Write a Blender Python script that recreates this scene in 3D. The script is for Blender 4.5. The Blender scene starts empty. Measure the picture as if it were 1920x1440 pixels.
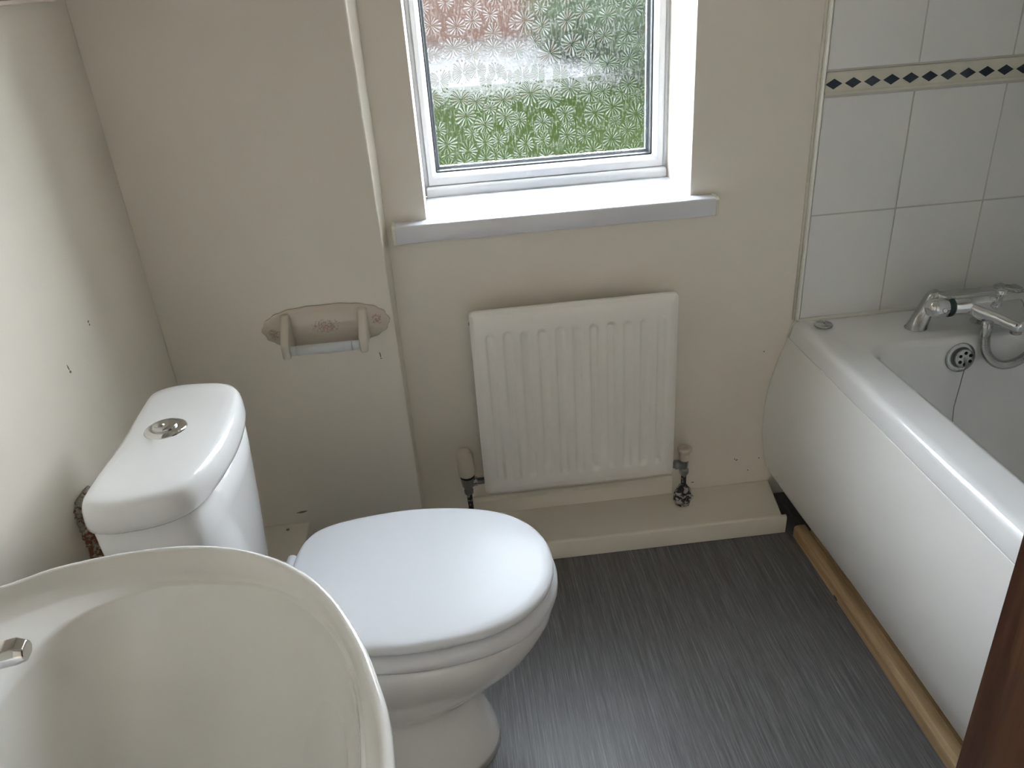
import bpy, bmesh, math, random
from mathutils import Vector, Matrix
random.seed(7)
S = bpy.context.scene
COL = S.collection
PI = math.pi

# ------------------------------------------------------------------ camera
RM = ((0.99301312, -0.09883175, -0.0644766),
      (-0.10283628, -0.45679339, -0.88360879),
      (0.05787612, 0.88406566, -0.46376532))     # rows: image right, image down, forward (world axes)
cam_data = bpy.data.cameras.new('camera')
cam = bpy.data.objects.new('camera', cam_data)
COL.objects.link(cam)
r, d, f = (Vector(v) for v in RM)
M3 = Matrix((r, -d, -f)).transposed()
cam.matrix_world = Matrix.Translation((0, -1.6625, 1.275)) @ M3.to_4x4()
cam_data.sensor_fit = 'HORIZONTAL'
cam_data.sensor_width = 36.0
cam_data.lens = 1500.0 / 1920.0 * 36.0
cam_data.clip_start = 0.02
S.camera = cam

# ------------------------------------------------------------------ world and light
SKY_LOW, SKY_HIGH = 7.0, 50.0
W = bpy.data.worlds.new('overcast_sky'); S.world = W
W.use_nodes = True
wn = W.node_tree.nodes; wl = W.node_tree.links
wn.clear()
wo = wn.new('ShaderNodeOutputWorld'); wb = wn.new('ShaderNodeBackground')
wt = wn.new('ShaderNodeTexCoord'); ws = wn.new('ShaderNodeSeparateXYZ'); wr = wn.new('ShaderNodeValToRGB')
wl.new(wt.outputs['Generated'], ws.inputs[0]); wl.new(ws.outputs['Z'], wr.inputs[0])
wm = wn.new('ShaderNodeMapRange'); wl.new(ws.outputs['Y'], wm.inputs[0])      # thin cloud, brightest over the garden side
wm.inputs['From Min'].default_value = 0.1; wm.inputs['From Max'].default_value = 0.85
wm.inputs['To Min'].default_value = SKY_LOW; wm.inputs['To Max'].default_value = SKY_HIGH
wr.color_ramp.elements[0].position = 0.0; wr.color_ramp.elements[0].color = (0.95, 0.96, 1.0, 1)
wr.color_ramp.elements[1].position = 0.8; wr.color_ramp.elements[1].color = (0.80, 0.87, 1.0, 1)
wl.new(wr.outputs[0], wb.inputs[0]); wz = wn.new('ShaderNodeMapRange'); wl.new(ws.outputs['Z'], wz.inputs[0])      # and paler towards the horizon
wz.inputs['From Min'].default_value = 0.05; wz.inputs['From Max'].default_value = 0.75
wz.inputs['To Min'].default_value = 0.95; wz.inputs['To Max'].default_value = 0.52
wx = wn.new('ShaderNodeMath'); wx.operation = 'MULTIPLY'; wl.new(wm.outputs[0], wx.inputs[0]); wl.new(wz.outputs[0], wx.inputs[1])
wl.new(wx.outputs[0], wb.inputs[1])
wl.new(wb.outputs[0], wo.inputs[0])

def light(name, kind, loc, direction, energy, color=(1, 1, 1), **kw):
    L = bpy.data.lights.new(name, kind); L.energy = energy; L.color = color
    for k, v in kw.items(): setattr(L, k, v)
    o = bpy.data.objects.new(name, L); COL.objects.link(o)
    o.location = loc
    o.rotation_euler = Vector(direction).to_track_quat('-Z', 'Y').to_euler()
    return o
# sun from behind the house: it reaches the far garden only
light('sun', 'SUN', (0, -5, 12), (-0.25, 1.0, -0.85), 2.0, (1.0, 0.95, 0.86), angle=0.01)
# soft fill added in the unseen hall, brightening walls that face the camera
light('added_hall_fill', 'AREA', (0.25, -3.30, 1.35), (0, 1, -0.05), 1.8, (1.0, 0.97, 0.92), shape='RECTANGLE', size=1.3, size_y=1.5)
# sampling portal over the window opening (no light of its own)
pl = light('window_portal', 'AREA', (0.238, 0.32, 1.38), (0, -1, 0), 1.0, shape='RECTANGLE', size=0.58, size_y=1.16)
pl.data.cycles.is_portal = True

S.view_settings.view_transform = 'Standard'
S.view_settings.look = 'None'
S.view_settings.exposure = -0.17
S.view_settings.gamma = 1.0
S.view_settings.use_curve_mapping = False
S.render.engine = 'CYCLES'
S.cycles.max_bounces = 14; S.cycles.diffuse_bounces = 8; S.cycles.glossy_bounces = 6
S.cycles.transmission_bounces = 8; S.cycles.transparent_max_bounces = 12
S.cycles.use_denoising = True
S.cycles.sample_clamp_indirect = 60.0
S.cycles.caustics_refractive = True; S.cycles.caustics_reflective = True

# ------------------------------------------------------------------ materials
class N:
    """small node helper around one material"""
    def __init__(s, name):
        s.m = bpy.data.materials.new(name); s.m.use_nodes = True
        s.t = s.m.node_tree; s.t.nodes.clear()
        s.out = s.t.nodes.new('ShaderNodeOutputMaterial')
    def n(s, kind, **kw):
        x = s.t.nodes.new('ShaderNode' + kind)
        for k, v in kw.items(): setattr(x, k, v)
        return x
    def l(s, a, b): s.t.links.new(a, b)
    def set(s, node, **kw):
        for k, v in kw.items(): node.inputs[k.replace('_', ' ')].default_value = v
        return node
    def math(s, op, a, b=None, c=None, clamp=False):
        x = s.n('Math', operation=op); x.use_clamp = clamp
        for i, v in enumerate((a, b, c)):
            if v is None: continue
            if hasattr(v, 'is_linked'): s.l(v, x.inputs[i])
            else: x.inputs[i].default_value = v
        return x.outputs[0]
    def mix(s, fac, a, b):
        x = s.n('Mix', data_type='RGBA')
        for i, v in ((0, fac), (6, a), (7, b)):
            if hasattr(v, 'is_linked'): s.l(v, x.inputs[i])
            else: x.inputs[i].default_value = v if i == 0 else (*v, 1)[:4]
        return x.outputs[2]
    def noise(s, scale, detail=3, rough=0.5, stretch=(1, 1, 1), coord='Object', dist=0.0):
        tc = s.n('TexCoord'); mp = s.n('Mapping'); nz = s.n('TexNoise')
        mp.inputs['Scale'].default_value = stretch
        s.l(tc.outputs[coord], mp.inputs[0]); s.l(mp.outputs[0], nz.inputs['Vector'])
        nz.inputs['Scale'].default_value = scale; nz.inputs['Detail'].default_value = detail
        nz.inputs['Roughness'].default_value = rough; nz.inputs['Distortion'].default_value = dist
        return nz.outputs['Fac']
    def ramp(s, fac, stops):
        x = s.n('ValToRGB'); e = x.color_ramp.elements
        while len(e) < len(stops): e.new(0.5)
        for i, (p, c) in enumerate(stops): e[i].position = p; e[i].color = (*c, 1)[:4]
        s.l(fac, x.inputs[0]); return x.outputs[0]
    def bump(s, h, strength, dist=0.001):
        b = s.n('Bump'); b.inputs['Strength'].default_value = strength; b.inputs['Distance'].default_value = dist
        s.l(h, b.inputs['Height']); return b.outputs[0]
    def bsdf(s, color=None, rough=0.5, metal=0.0, coat=0.0, normal=None, ior=1.5, spec=0.5):
        b = s.n('BsdfPrincipled')
        if color is not None:
            if hasattr(color, 'is_linked'): s.l(color, b.inputs['Base Color'])
            else: b.inputs['Base Color'].default_value = (*color, 1)
        if hasattr(rough, 'is_linked'): s.l(rough, b.inputs['Roughness'])
        else: b.inputs['Roughness'].default_value = rough
        b.inputs['Metallic'].default_value = metal; b.inputs['Coat Weight'].default_value = coat
        b.inputs['Coat Roughness'].default_value = 0.03
        b.inputs['IOR'].default_value = ior; b.inputs['Specular IOR Level'].default_value = spec
        if normal is not None: s.l(normal, b.inputs['Normal'])
        s.l(b.outputs[0], s.out.inputs[0]); return b

def simple(name, c, rough=0.5, metal=0.0, coat=0.0, bump=None, spec=0.5):
    m = N(name); nrm = None
    if bump: nrm = m.bump(m.noise(bump[0], 3), bump[1], bump[2] if len(bump) > 2 else 0.001)
    m.bsdf(c, rough, metal, coat, nrm, spec=spec); return m.m

def wall_paint(name, c):
    m = N(name)
    big = m.noise(3.0, 4, 0.6)
    col = m.mix(big, tuple(x * 0.97 for x in c), tuple(min(1, x * 1.03) for x in c))
    h = m.math('ADD', m.noise(90, 3), m.math('MULTIPLY', m.noise(11, 3), 1.8))
    m.bsdf(col, 0.50, normal=m.bump(h, 0.10, 0.0004), spec=0.35); return m.m

CREAM = (0.78, 0.735, 0.655)
M_wall = wall_paint('cream_emulsion', CREAM)
M_gloss = wall_paint('cream_gloss_paint', (0.76, 0.715, 0.625))
M_ceil = simple('white_ceiling_paint', (0.80, 0.79, 0.76), 0.7)
M_upvc = simple('white_upvc', (0.56, 0.57, 0.60), 0.22)
M_sill = simple('glossy_white_board', (0.64, 0.655, 0.70), 0.13, coat=0.5)
M_rad = simple('radiator_enamel', (0.84, 0.815, 0.77), 0.36, bump=(60, 0.25, 0.0008))
M_ceramic = simple('white_vitreous_china', (0.82, 0.825, 0.83), 0.08, coat=0.6)
M_basin = simple('white_basin_china', (0.79, 0.785, 0.76), 0.14, coat=0.4)
M_seat = simple('white_seat_plastic', (0.71, 0.73, 0.765), 0.28, spec=0.12)
M_bath = simple('white_bath_acrylic', (0.82, 0.825, 0.83), 0.16, coat=0.3)
M_panel = simple('white_bath_panel_acrylic', (0.82, 0.815, 0.80), 0.30, bump=(5, 0.15, 0.002))
M_chrome = simple('chrome', (0.72, 0.73, 0.73), 0.07, metal=1.0)
M_satin = simple('satin_chrome', (0.52, 0.53, 0.53), 0.25, metal=1.0)
M_nickel = simple('dull_nickel', (0.34, 0.35, 0.35), 0.35, metal=0.9, bump=(80, 0.5, 0.001))
M_black = simple('black_plastic', (0.012, 0.012, 0.013), 0.4)
M_hole = simple('dark_void', (0.006, 0.006, 0.006), 0.9)
M_gasket = simple('black_rubber_gasket', (0.03, 0.035, 0.045), 0.5)
M_grout = simple('grey_grout', (0.54, 0.53, 0.49), 0.8, bump=(200, 0.4))
M_tile = simple('white_glazed_tile', (0.77, 0.775, 0.765), 0.12, coat=0.3, bump=(7, 0.05, 0.002))
M_border = simple('ivory_border_tile', (0.66, 0.64, 0.55), 0.2)
M_navy = simple('navy_diamond_glaze', (0.022, 0.032, 0.048), 0.2)
M_silicone = simple('white_silicone_bead', (0.66, 0.65, 0.59), 0.4, bump=(60, 0.5, 0.001))
M_ivory = simple('ivory_plastic', (0.62, 0.58, 0.50), 0.3)
M_roller = simple('pale_grey_roller_plastic', (0.62, 0.65, 0.66), 0.3)
M_scuff = simple('brown_scuff', (0.20, 0.16, 0.12), 0.8)
M_handle_ring = simple('dark_green_ring', (0.01, 0.03, 0.025), 0.3)

M_hallfloor = simple('beige_carpet', (0.32, 0.27, 0.21), 0.95)
def mat_valve():
    m = N('chipped_cream_valve_plastic')
    n = m.noise(70, 4, 0.7)
    c = m.ramp(n, [(0.0, (0.10, 0.07, 0.05)), (0.30, (0.10, 0.07, 0.05)), (0.36, (0.62, 0.56, 0.47)), (1.0, (0.68, 0.62, 0.53))])
    m.bsdf(c, 0.5, normal=m.bump(n, 0.4, 0.001)); return m.m
M_valve = mat_valve()

def mat_oldpipe():
    m = N('painted_over_pipe')
    c = m.ramp(m.noise(120, 3, 0.6), [(0.0, (0.008, 0.008, 0.01)), (0.52, (0.012, 0.013, 0.015)), (0.62, (0.30, 0.28, 0.24)), (1.0, (0.45, 0.42, 0.36))])
    m.bsdf(c, 0.5); return m.m
M_pipe = mat_oldpipe()

def mat_vinyl():
    m = N('grey_streaked_vinyl')
    a = m.noise(1.0, 5, 0.72, stretch=(420, 9, 1))
    b = m.noise(1.0, 4, 0.6, stretch=(150, 2.2, 1))
    c = m.noise(1.0, 3, 0.6, stretch=(900, 26, 1))
    s = m.math('ADD', m.math('MULTIPLY', a, 0.55), m.math('MULTIPLY', b, 0.25))
    s = m.math('ADD', s, m.math('MULTIPLY', c, 0.20))
    col = m.ramp(s, [(0.0, (0.035, 0.034, 0.033)), (0.36, (0.060, 0.058, 0.056)), (0.50, (0.115, 0.112, 0.112)),
                     (0.60, (0.19, 0.19, 0.195)), (0.74, (0.36, 0.36, 0.37)), (1.0, (0.45, 0.45, 0.46))])
    m.bsdf(col, 0.40, normal=m.bump(s, 0.25, 0.0006), spec=0.5); return m.m
M_vinyl = mat_vinyl()

def mat_pine():
    m = N('raw_pine')
    g = m.noise(1.0, 5, 0.6, stretch=(60, 2.0, 60), dist=0.4)
    col = m.ramp(g, [(0.0, (0.20, 0.12, 0.055)), (0.42, (0.42, 0.28, 0.14)), (0.6, (0.52, 0.37, 0.20)), (1.0, (0.60, 0.45, 0.26))])
    tc = m.n('TexCoord'); mp = m.n('Mapping'); vo = m.n('TexVoronoi')
    mp.inputs['Scale'].default_value = (20, 9, 20); m.l(tc.outputs['Object'], mp.inputs[0]); m.l(mp.outputs[0], vo.inputs['Vector'])
    vo.inputs['Scale'].default_value = 1.0
    knot = m.math('LESS_THAN', vo.outputs['Distance'], 0.09)
    col = m.mix(knot, col, (0.07, 0.04, 0.02))
    m.bsdf(col, 0.6, normal=m.bump(g, 0.3, 0.001)); return m.m
M_pine = mat_pine()

def mat_darkwood():
    m = N('dark_stained_wood')
    g = m.noise(1.0, 6, 0.65, stretch=(26, 26, 1.6), dist=0.6)
    col = m.ramp(g, [(0.0, (0.030, 0.010, 0.006)), (0.42, (0.055, 0.020, 0.010)), (0.56, (0.105, 0.045, 0.020)), (1.0, (0.19, 0.09, 0.045))])
    m.bsdf(col, 0.35, normal=m.bump(g, 0.15, 0.001)); return m.m
M_dark = mat_darkwood()

def mat_rough_pad():
    m = N('broken_plaster_and_terracotta')
    n = m.noise(95, 5, 0.7, stretch=(1, 1, 0.8))
    tc = m.n('TexCoord'); sp = m.n('SeparateXYZ'); m.l(tc.outputs['Object'], sp.inputs[0])
    z = m.math('MULTIPLY', m.math('SUBTRACT', 0.56, sp.outputs['Z']), 1.1)
    v = m.math('ADD', n, z)
    col = m.ramp(v, [(0.0, (0.50, 0.47, 0.40)), (0.50, (0.46, 0.42, 0.35)), (0.55, (0.22, 0.09, 0.045)), (1.0, (0.24, 0.09, 0.04))])
    m.bsdf(col, 0.9, normal=m.bump(n, 1.0, 0.012)); return m.m
M_pad = mat_rough_pad()

def mat_floral():
    """ivory ceramic plate with three sprays of small pink and grey-green flowers"""
    m = N('ivory_ceramic_with_pink_flowers')
    tc = m.n('TexCoord'); sp = m.n('SeparateXYZ'); m.l(tc.outputs['Object'], sp.inputs[0])
    mask = None
    for (cx, cz, rx, rz) in ((0.0, 0.002, 0.040, 0.022), (-0.110, -0.006, 0.018, 0.018), (0.108, 0.006, 0.015, 0.018)):
        dx = m.math('DIVIDE', m.math('SUBTRACT', sp.outputs['X'], cx), rx)
        dz = m.math('DIVIDE', m.math('SUBTRACT', sp.outputs['Z'], cz), rz)
        rr = m.math('ADD', m.math('MULTIPLY', dx, dx), m.math('MULTIPLY', dz, dz))
        k = m.math('SUBTRACT', 1.0, rr, clamp=True)
        mask = k if mask is None else m.math('MAXIMUM', mask, k)
    n = m.noise(330, 2, 0.5, dist=1.2)
    p = m.math('GREATER_THAN', m.math('MULTIPLY', n, m.math('POWER', mask, 0.35)), 0.47)
    hue = m.ramp(m.noise(150, 1), [(0.0, (0.36, 0.16, 0.13)), (0.5, (0.46, 0.22, 0.18)), (0.56, (0.28, 0.26, 0.22)), (1.0, (0.34, 0.28, 0.26))])
    edge = m.math('MULTIPLY', p, 0.75)
    m.bsdf(m.mix(edge, (0.62, 0.555, 0.47), hue), 0.15, coat=0.4); return m.m
M_floral = mat_floral()

def mat_glass():
    """obscured glass pressed with a daisy pattern"""
    m = N('daisy_patterned_glass')
    tc = m.n('TexCoord'); sp = m.n('SeparateXYZ'); m.l(tc.outputs['Object'], sp.inputs[0])
    cb = m.n('CombineXYZ'); m.l(sp.outputs['X'], cb.inputs[0]); m.l(sp.outputs['Z'], cb.inputs[1])
    def daisies(off, scale, rmax, petals):
        mp = m.n('Mapping'); mp.inputs['Location'].default_value = off
        m.l(cb.outputs[0], mp.inputs[0])
        vo = m.n('TexVoronoi', voronoi_dimensions='2D', feature='F1')
        vo.inputs['Scale'].default_value = scale; vo.inputs['Randomness'].default_value = 0.62
        m.l(mp.outputs[0], vo.inputs['Vector'])
        sb = m.n('VectorMath', operation='SUBTRACT'); m.l(mp.outputs[0], sb.inputs[0]); m.l(vo.outputs['Position'], sb.inputs[1])
        s2 = m.n('SeparateXYZ'); m.l(sb.outputs[0], s2.inputs[0])
        sc = m.n('SeparateColor'); m.l(vo.outputs['Color'], sc.inputs[0])
        yy = m.math('ADD', s2.outputs['Y'], rmax * 0.18)
        ang = m.math('ARCTAN2', yy, s2.outputs['X'])
        rad = m.math('SQRT', m.math('ADD', m.math('MULTIPLY', s2.outputs['X'], s2.outputs['X']), m.math('MULTIPLY', yy, yy)))
        rn = m.math('DIVIDE', rad, m.math('MULTIPLY_ADD', sc.outputs[0], rmax * 0.35, rmax * 0.75))
        wob = m.math('MULTIPLY', m.math('SINE', m.math('MULTIPLY_ADD', sc.outputs[1], 6.28, m.math('MULTIPLY', ang, 3.0))), 0.12)
        rn = m.math('ADD', rn, wob)
        pet = m.math('MULTIPLY_ADD', m.math('COSINE', m.math('MULTIPLY_ADD', ang, float(petals), m.math('MULTIPLY', sc.outputs[1], 6.28))), 0.5, 0.5)
        pet = m.math('POWER', pet, 1.6)
        inner = m.math('SMOOTH_MIN', 1.0, m.math('MULTIPLY', m.math('SUBTRACT', rn, 0.10, clamp=True), 4.0, clamp=True), 0.1)
        outer = m.math('MULTIPLY', m.math('SUBTRACT', 1.0, rn, clamp=True), 6.0, clamp=True)
        return m.math('MULTIPLY', m.math('MULTIPLY', pet, inner), outer), outer
    h1, k1 = daisies((0.013, 0.021, 0), 20.5, 0.0235, 15)
    h2, k2 = daisies((0.137, 0.071, 0), 17.0, 0.0160, 13)
    h2 = m.math('MULTIPLY', h2, m.math('SUBTRACT', 1.0, k1))
    free = m.math('SUBTRACT', 1.0, m.math('MAXIMUM', k1, k2))
    streak = m.noise(1.0, 4, 0.65, stretch=(330, 330, 90))
    pebble = m.noise(170, 2, 0.5)
    h = m.math('ADD', h1, m.math('MULTIPLY', h2, 0.9))
    h = m.math('ADD', h, m.math('MULTIPLY', m.math('MULTIPLY', streak, 0.45), m.math('MULTIPLY_ADD', free, 0.8, 0.12)))
    h = m.math('ADD', h, m.math('MULTIPLY', pebble, m.math('MULTIPLY', free, 0.5)))
    nb = m.bump(h, 1.0, 0.0021)
    rf = m.n('BsdfRefraction'); rf.inputs['IOR'].default_value = 1.105; rf.inputs['Roughness'].default_value = 0.015
    rf.inputs['Color'].default_value = (0.97, 0.99, 0.98, 1); m.l(nb, rf.inputs['Normal'])
    tr = m.n('BsdfTransparent'); tr.inputs['Color'].default_value = (0.97, 0.99, 0.98, 1)
    gl = m.n('BsdfGlossy'); gl.inputs['Roughness'].default_value = 0.08; m.l(nb, gl.inputs['Normal'])
    mx = m.n('MixShader'); mx.inputs[0].default_value = GLASS_CLEAR
    m.l(rf.outputs[0], mx.inputs[1]); m.l(tr.outputs[0], mx.inputs[2])
    m2 = m.n('MixShader'); m2.inputs[0].default_value = 0.04
    m.l(mx.outputs[0], m2.inputs[1]); m.l(gl.outputs[0], m2.inputs[2])
    # the raised ridges of the pressing are slightly milky
    tl = m.n('BsdfTranslucent'); tl.inputs['Color'].default_value = (0.95, 0.97, 0.97, 1)
    m3 = m.n('MixShader'); hh = m.math('ADD', h1, h2)
    hh = m.math('ADD', hh, m.math('MULTIPLY', m.math('GREATER_THAN', pebble, 0.60), m.math('MULTIPLY', free, 0.7)))
    vs = m.noise(1.0, 3, 0.6, stretch=(260, 260, 55))
    vs = m.math('MULTIPLY', m.math('MULTIPLY', m.math('SUBTRACT', vs, 0.50, clamp=True), 6.0, clamp=True), free)
    m.l(m.math('ADD', m.math('MULTIPLY', m.math('POWER', hh, 2.0), 0.045), m.math('MULTIPLY', vs, 0.028)), m3.inputs[0])
    m.l(m2.outputs[0], m3.inputs[1]); m.l(tl.outputs[0], m3.inputs[2]); m.l(m3.outputs[0], m.out.inputs[0])
    return m.m
GLASS_CLEAR = 0.35
M_glass = mat_glass()
def mat_clear():
    m = N('clear_glass_back_face'); t = m.n('BsdfTransparent'); t.inputs['Color'].default_value = (0.98, 1, 0.99, 1)
    m.l(t.outputs[0], m.out.inputs[0]); return m.m
M_clear = mat_clear()

def ground_mat(name, c1, c2, scale=3.0):
    m = N(name); m.bsdf(m.mix(m.noise(scale, 5, 0.6), c1, c2), 1.0, spec=0.0); return m.m
M_lawn = ground_mat('lawn_grass', (0.0125, 0.0200, 0.0045), (0.0200, 0.0300, 0.0080), 1.2)
M_paving = ground_mat('pale_concrete', (0.150, 0.148, 0.142), (0.19, 0.187, 0.18))
M_brick = ground_mat('red_brick', (0.135, 0.085, 0.070), (0.165, 0.108, 0.090), 4)
M_leaf = ground_mat('hedge_leaves', (0.045, 0.062, 0.038), (0.075, 0.098, 0.062), 6)
M_fence = ground_mat('brown_fence', (0.090, 0.082, 0.058), (0.12, 0.108, 0.078), 4)

# ------------------------------------------------------------------ mesh helpers
class MB:
    def __init__(s): s.bm = bmesh.new()
    def box(s, x0, x1, y0, y1, z0, z1, mi=0):
        v = [s.bm.verts.new(p) for p in ((x0, y0, z0), (x1, y0, z0), (x1, y1, z0), (x0, y1, z0),
                                        (x0, y0, z1), (x1, y0, z1), (x1, y1, z1), (x0, y1, z1))]
        for q in ((0, 3, 2, 1), (4, 5, 6, 7), (0, 1, 5, 4), (1, 2, 6, 5), (2, 3, 7, 6), (3, 0, 4, 7)):
            s.bm.faces.new([v[i] for i in q]).material_index = mi
        return v
    def loft(s, rings, cap0=True, cap1=True, closed=True, mi=0, smooth=True):
        R = [[s.bm.verts.new(p) for p in ring] for ring in rings]
        n = len(R[0])
        for a, b in zip(R, R[1:]):
            for i in range(n if closed else n - 1):
                j = (i + 1) % n
                try:
                    f = s.bm.faces.new((a[i], a[j], b[j], b[i])); f.smooth = smooth; f.material_index = mi
                except ValueError: pass
        for c, ring in ((cap0, R[0][::-1]), (cap1, R[-1])):
            if c:
                f = s.bm.faces.new(ring); f.material_index = mi
        return R
    def lathe(s, prof, axis0, axis1, seg=32, mi=0, cap0=True, cap1=True):
        """prof: (t, r) with t measured along axis0->axis1 in metres"""
        a = Vector(axis0); w = (Vector(axis1) - a).normalized()
        u = w.orthogonal().normalized(); v = w.cross(u)
        s.loft([[tuple(a + w * t + (u * math.cos(2 * PI * k / seg) + v * math.sin(2 * PI * k / seg)) * max(rr, 1e-5))
                 for k in range(seg)] for t, rr in prof], cap0, cap1, mi=mi)
    def tube(s, pts, rad, seg=16, mi=0, cap=True):
        pts = [Vector(p) for p in pts]; rings = []
        up = None
        for i, p in enumerate(pts):
            t = (pts[min(i + 1, len(pts) - 1)] - pts[max(i - 1, 0)]).normalized()
            if up is None: up = t.orthogonal().normalized()
            up = (up - t * up.dot(t)).normalized(); v = t.cross(up)
            rr = rad[i] if isinstance(rad, (list, tuple)) else rad
            rings.append([tuple(p + (up * math.cos(2 * PI * k / seg) + v * math.sin(2 * PI * k / seg)) * rr) for k in range(seg)])
        s.loft(rings, cap, cap, mi=mi)
    def prism(s, poly, axis, a, b, mi=0, smooth=False):
        """poly of 2-D points extruded along axis ('x','y','z') from a to b"""
        def P(p, t):
            return {'x': (t, p[0], p[1]), 'y': (p[0], t, p[1]), 'z': (p[0], p[1], t)}[axis]
        s.loft([[P(p, a) for p in poly], [P(p, b) for p in poly]], True, True, mi=mi, smooth=smooth)
    def make(s, name, mats, parent=None, bevel=0.0, bseg=2, subsurf=0, smooth=None, weld=False, loc=None, angle=35):
        bm = s.bm
        if weld: bmesh.ops.remove_doubles(bm, verts=bm.verts, dist=1e-5)
        bmesh.ops.recalc_face_normals(bm, faces=bm.faces)
        me = bpy.data.meshes.new(name); 
        if loc is not None:
            bmesh.ops.translate(bm, verts=bm.verts, vec=-Vector(loc))
        bm.to_mesh(me); bm.free()
        for mt in (mats if isinstance(mats, (list, tuple)) else [mats]): me.materials.append(mt)
        o = bpy.data.objects.new(name, me); COL.objects.link(o)
        if loc is not None: o.location = loc
        if parent is not None:
            o.parent = parent
            o.matrix_parent_inverse = parent_world(parent).inverted()
        if smooth is True:
            for p in me.polygons: p.use_smooth = True
        if bevel > 0:
            md = o.modifiers.new('bevel', 'BEVEL'); md.width = bevel; md.segments = bseg
            md.limit_method = 'ANGLE'; md.angle_limit = math.radians(angle)
            for p in me.polygons: p.use_smooth = True
            md.harden_normals = True
        if subsurf:
            md = o.modifiers.new('sub', 'SUBSURF'); md.levels = subsurf; md.render_levels = subsurf
            for p in me.polygons: p.use_smooth = True
        return o

def parent_world(o):
    m = Matrix.Translation(o.location) @ o.rotation_euler.to_matrix().to_4x4()
    if o.parent: m = parent_world(o.parent) @ o.matrix_parent_inverse @ m
    return m

def thing(name, label, cat, loc, group=None):
    o = bpy.data.objects.new(name, None); COL.objects.link(o); o.location = loc
    o.empty_display_size = 0.05
    o['label'] = label; o['category'] = cat
    if group: o['group'] = group
    return o
def tag(o, label, cat):
    o['label'] = label; o['category'] = cat; return o
def struct(o, label=None):
    o['kind'] = 'structure'
    if label: o['label'] = label
    return o
def lab(o, label): o['label'] = label; return o

def rrect(x0, x1, z0, z1, rad, seg=5):
    pts = []
    for cx, cz, a0 in ((x1 - rad, z0 + rad, -90), (x1 - rad, z1 - rad, 0), (x0 + rad, z1 - rad, 90), (x0 + rad, z0 + rad, 180)):
        for k in range(seg + 1):
            a = math.radians(a0 + 90 * k / seg); pts.append((cx + rad * math.cos(a), cz + rad * math.sin(a)))
    return pts

def spline(pts, n, closed=True):
    """Catmull-Rom resample of 2-D control points into n points evenly by index"""
    out = []; m = len(pts)
    for k in range(n):
        t = k / n * m if closed else k / (n - 1) * (m - 1)
        i = int(math.floor(t)); u = t - i
        if closed: P = [pts[(i + j) % m] for j in (-1, 0, 1, 2)]
        else: P = [pts[min(max(i + j, 0), m - 1)] for j in (-1, 0, 1, 2)]
        out.append(tuple(0.5 * ((2 * P[1][c]) + (-P[0][c] + P[2][c]) * u + (2 * P[0][c] - 5 * P[1][c] + 4 * P[2][c] - P[3][c]) * u * u
                                + (-P[0][c] + 3 * P[1][c] - 3 * P[2][c] + P[3][c]) * u ** 3) for c in range(len(pts[0]))))
    return out

# ================================================================== THE ROOM
XL, XR, YF, ZC = -0.62, 1.50, -1.95, 2.35
WX0, WX1, WZ0, WZ1, WD = -0.046, 0.520, 0.785, 1.98, 0.30     # window opening

b = MB(); b.box(XL - 0.12, XR + 0.12, YF - 0.12, 0.30, -0.10, 0.0)
struct(b.make('floor', M_vinyl), 'grey finely streaked vinyl floor')
b = MB(); b.box(XL - 0.12, XR + 0.12, YF - 0.12, 0.30, ZC, ZC + 0.15)
struct(b.make('ceiling', M_ceil))
b = MB(); b.box(XL - 0.12, XL, YF, 0.30, 0.0, ZC); wall_left = struct(b.make('wall_left', M_wall), 'cream painted left wall')
b = MB(); b.box(XR, XR + 0.12, YF, 0.30, 0.0, ZC); struct(b.make('wall_right', M_tile))
b = MB()
b.box(XL - 0.12, -0.16, YF - 0.12, YF, 0.0, ZC); b.box(0.62, XR + 0.12, YF - 0.12, YF, 0.0, ZC); b.box(-0.16, 0.62, YF - 0.12, YF, 2.0, ZC)
struct(b.make('wall_front', M_wall))
b = MB(); b.box(-0.95, 1.45, -3.42, YF - 0.12, -0.10, 0.0); struct(b.make('floor_added_hall', M_hallfloor))  # unseen hall, added with the doorway to bring in the fill light
b = MB(); b.box(-0.95, 1.45, -3.42, YF - 0.12, ZC, ZC + 0.1); struct(b.make('ceiling_added_hall', M_ceil))
b = MB(); b.box(-1.05, -0.95, -3.42, YF - 0.12, 0.0, ZC); struct(b.make('wall_added_hall_left', M_wall))
b = MB(); b.box(1.45, 1.55, -3.42, YF - 0.12, 0.0, ZC); struct(b.make('wall_added_hall_right', M_wall))
b = MB(); b.box(-1.05, 1.55, -3.52, -3.42, 0.0, ZC); struct(b.make('wall_added_hall_end', M_wall))
# window wall with its opening, cut as one ring of blocks
b = MB()
xs = [XL, WX0, WX1, XR]; zs = [0.0, WZ0, WZ1, ZC]
for i in range(3):
    for j in range(3):
        if i == 1 and j == 1: continue
        b.box(xs[i], xs[i + 1], 0.0, WD, zs[j], zs[j + 1])
bmesh.ops.remove_doubles(b.bm, verts=b.bm.verts, dist=1e-5)
seen = {}
for fc in list(b.bm.faces):
    key = tuple(sorted(v.index for v in fc.verts)) if False else frozenset(fc.verts)
    seen.setdefault(key, []).append(fc)
dead = [fc for fs in seen.values() if len(fs) > 1 for fc in fs]
bmesh.ops.delete(b.bm, geom=dead, context='FACES')
wall_back = struct(b.make('wall_back', M_wall), 'cream painted window wall')

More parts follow.
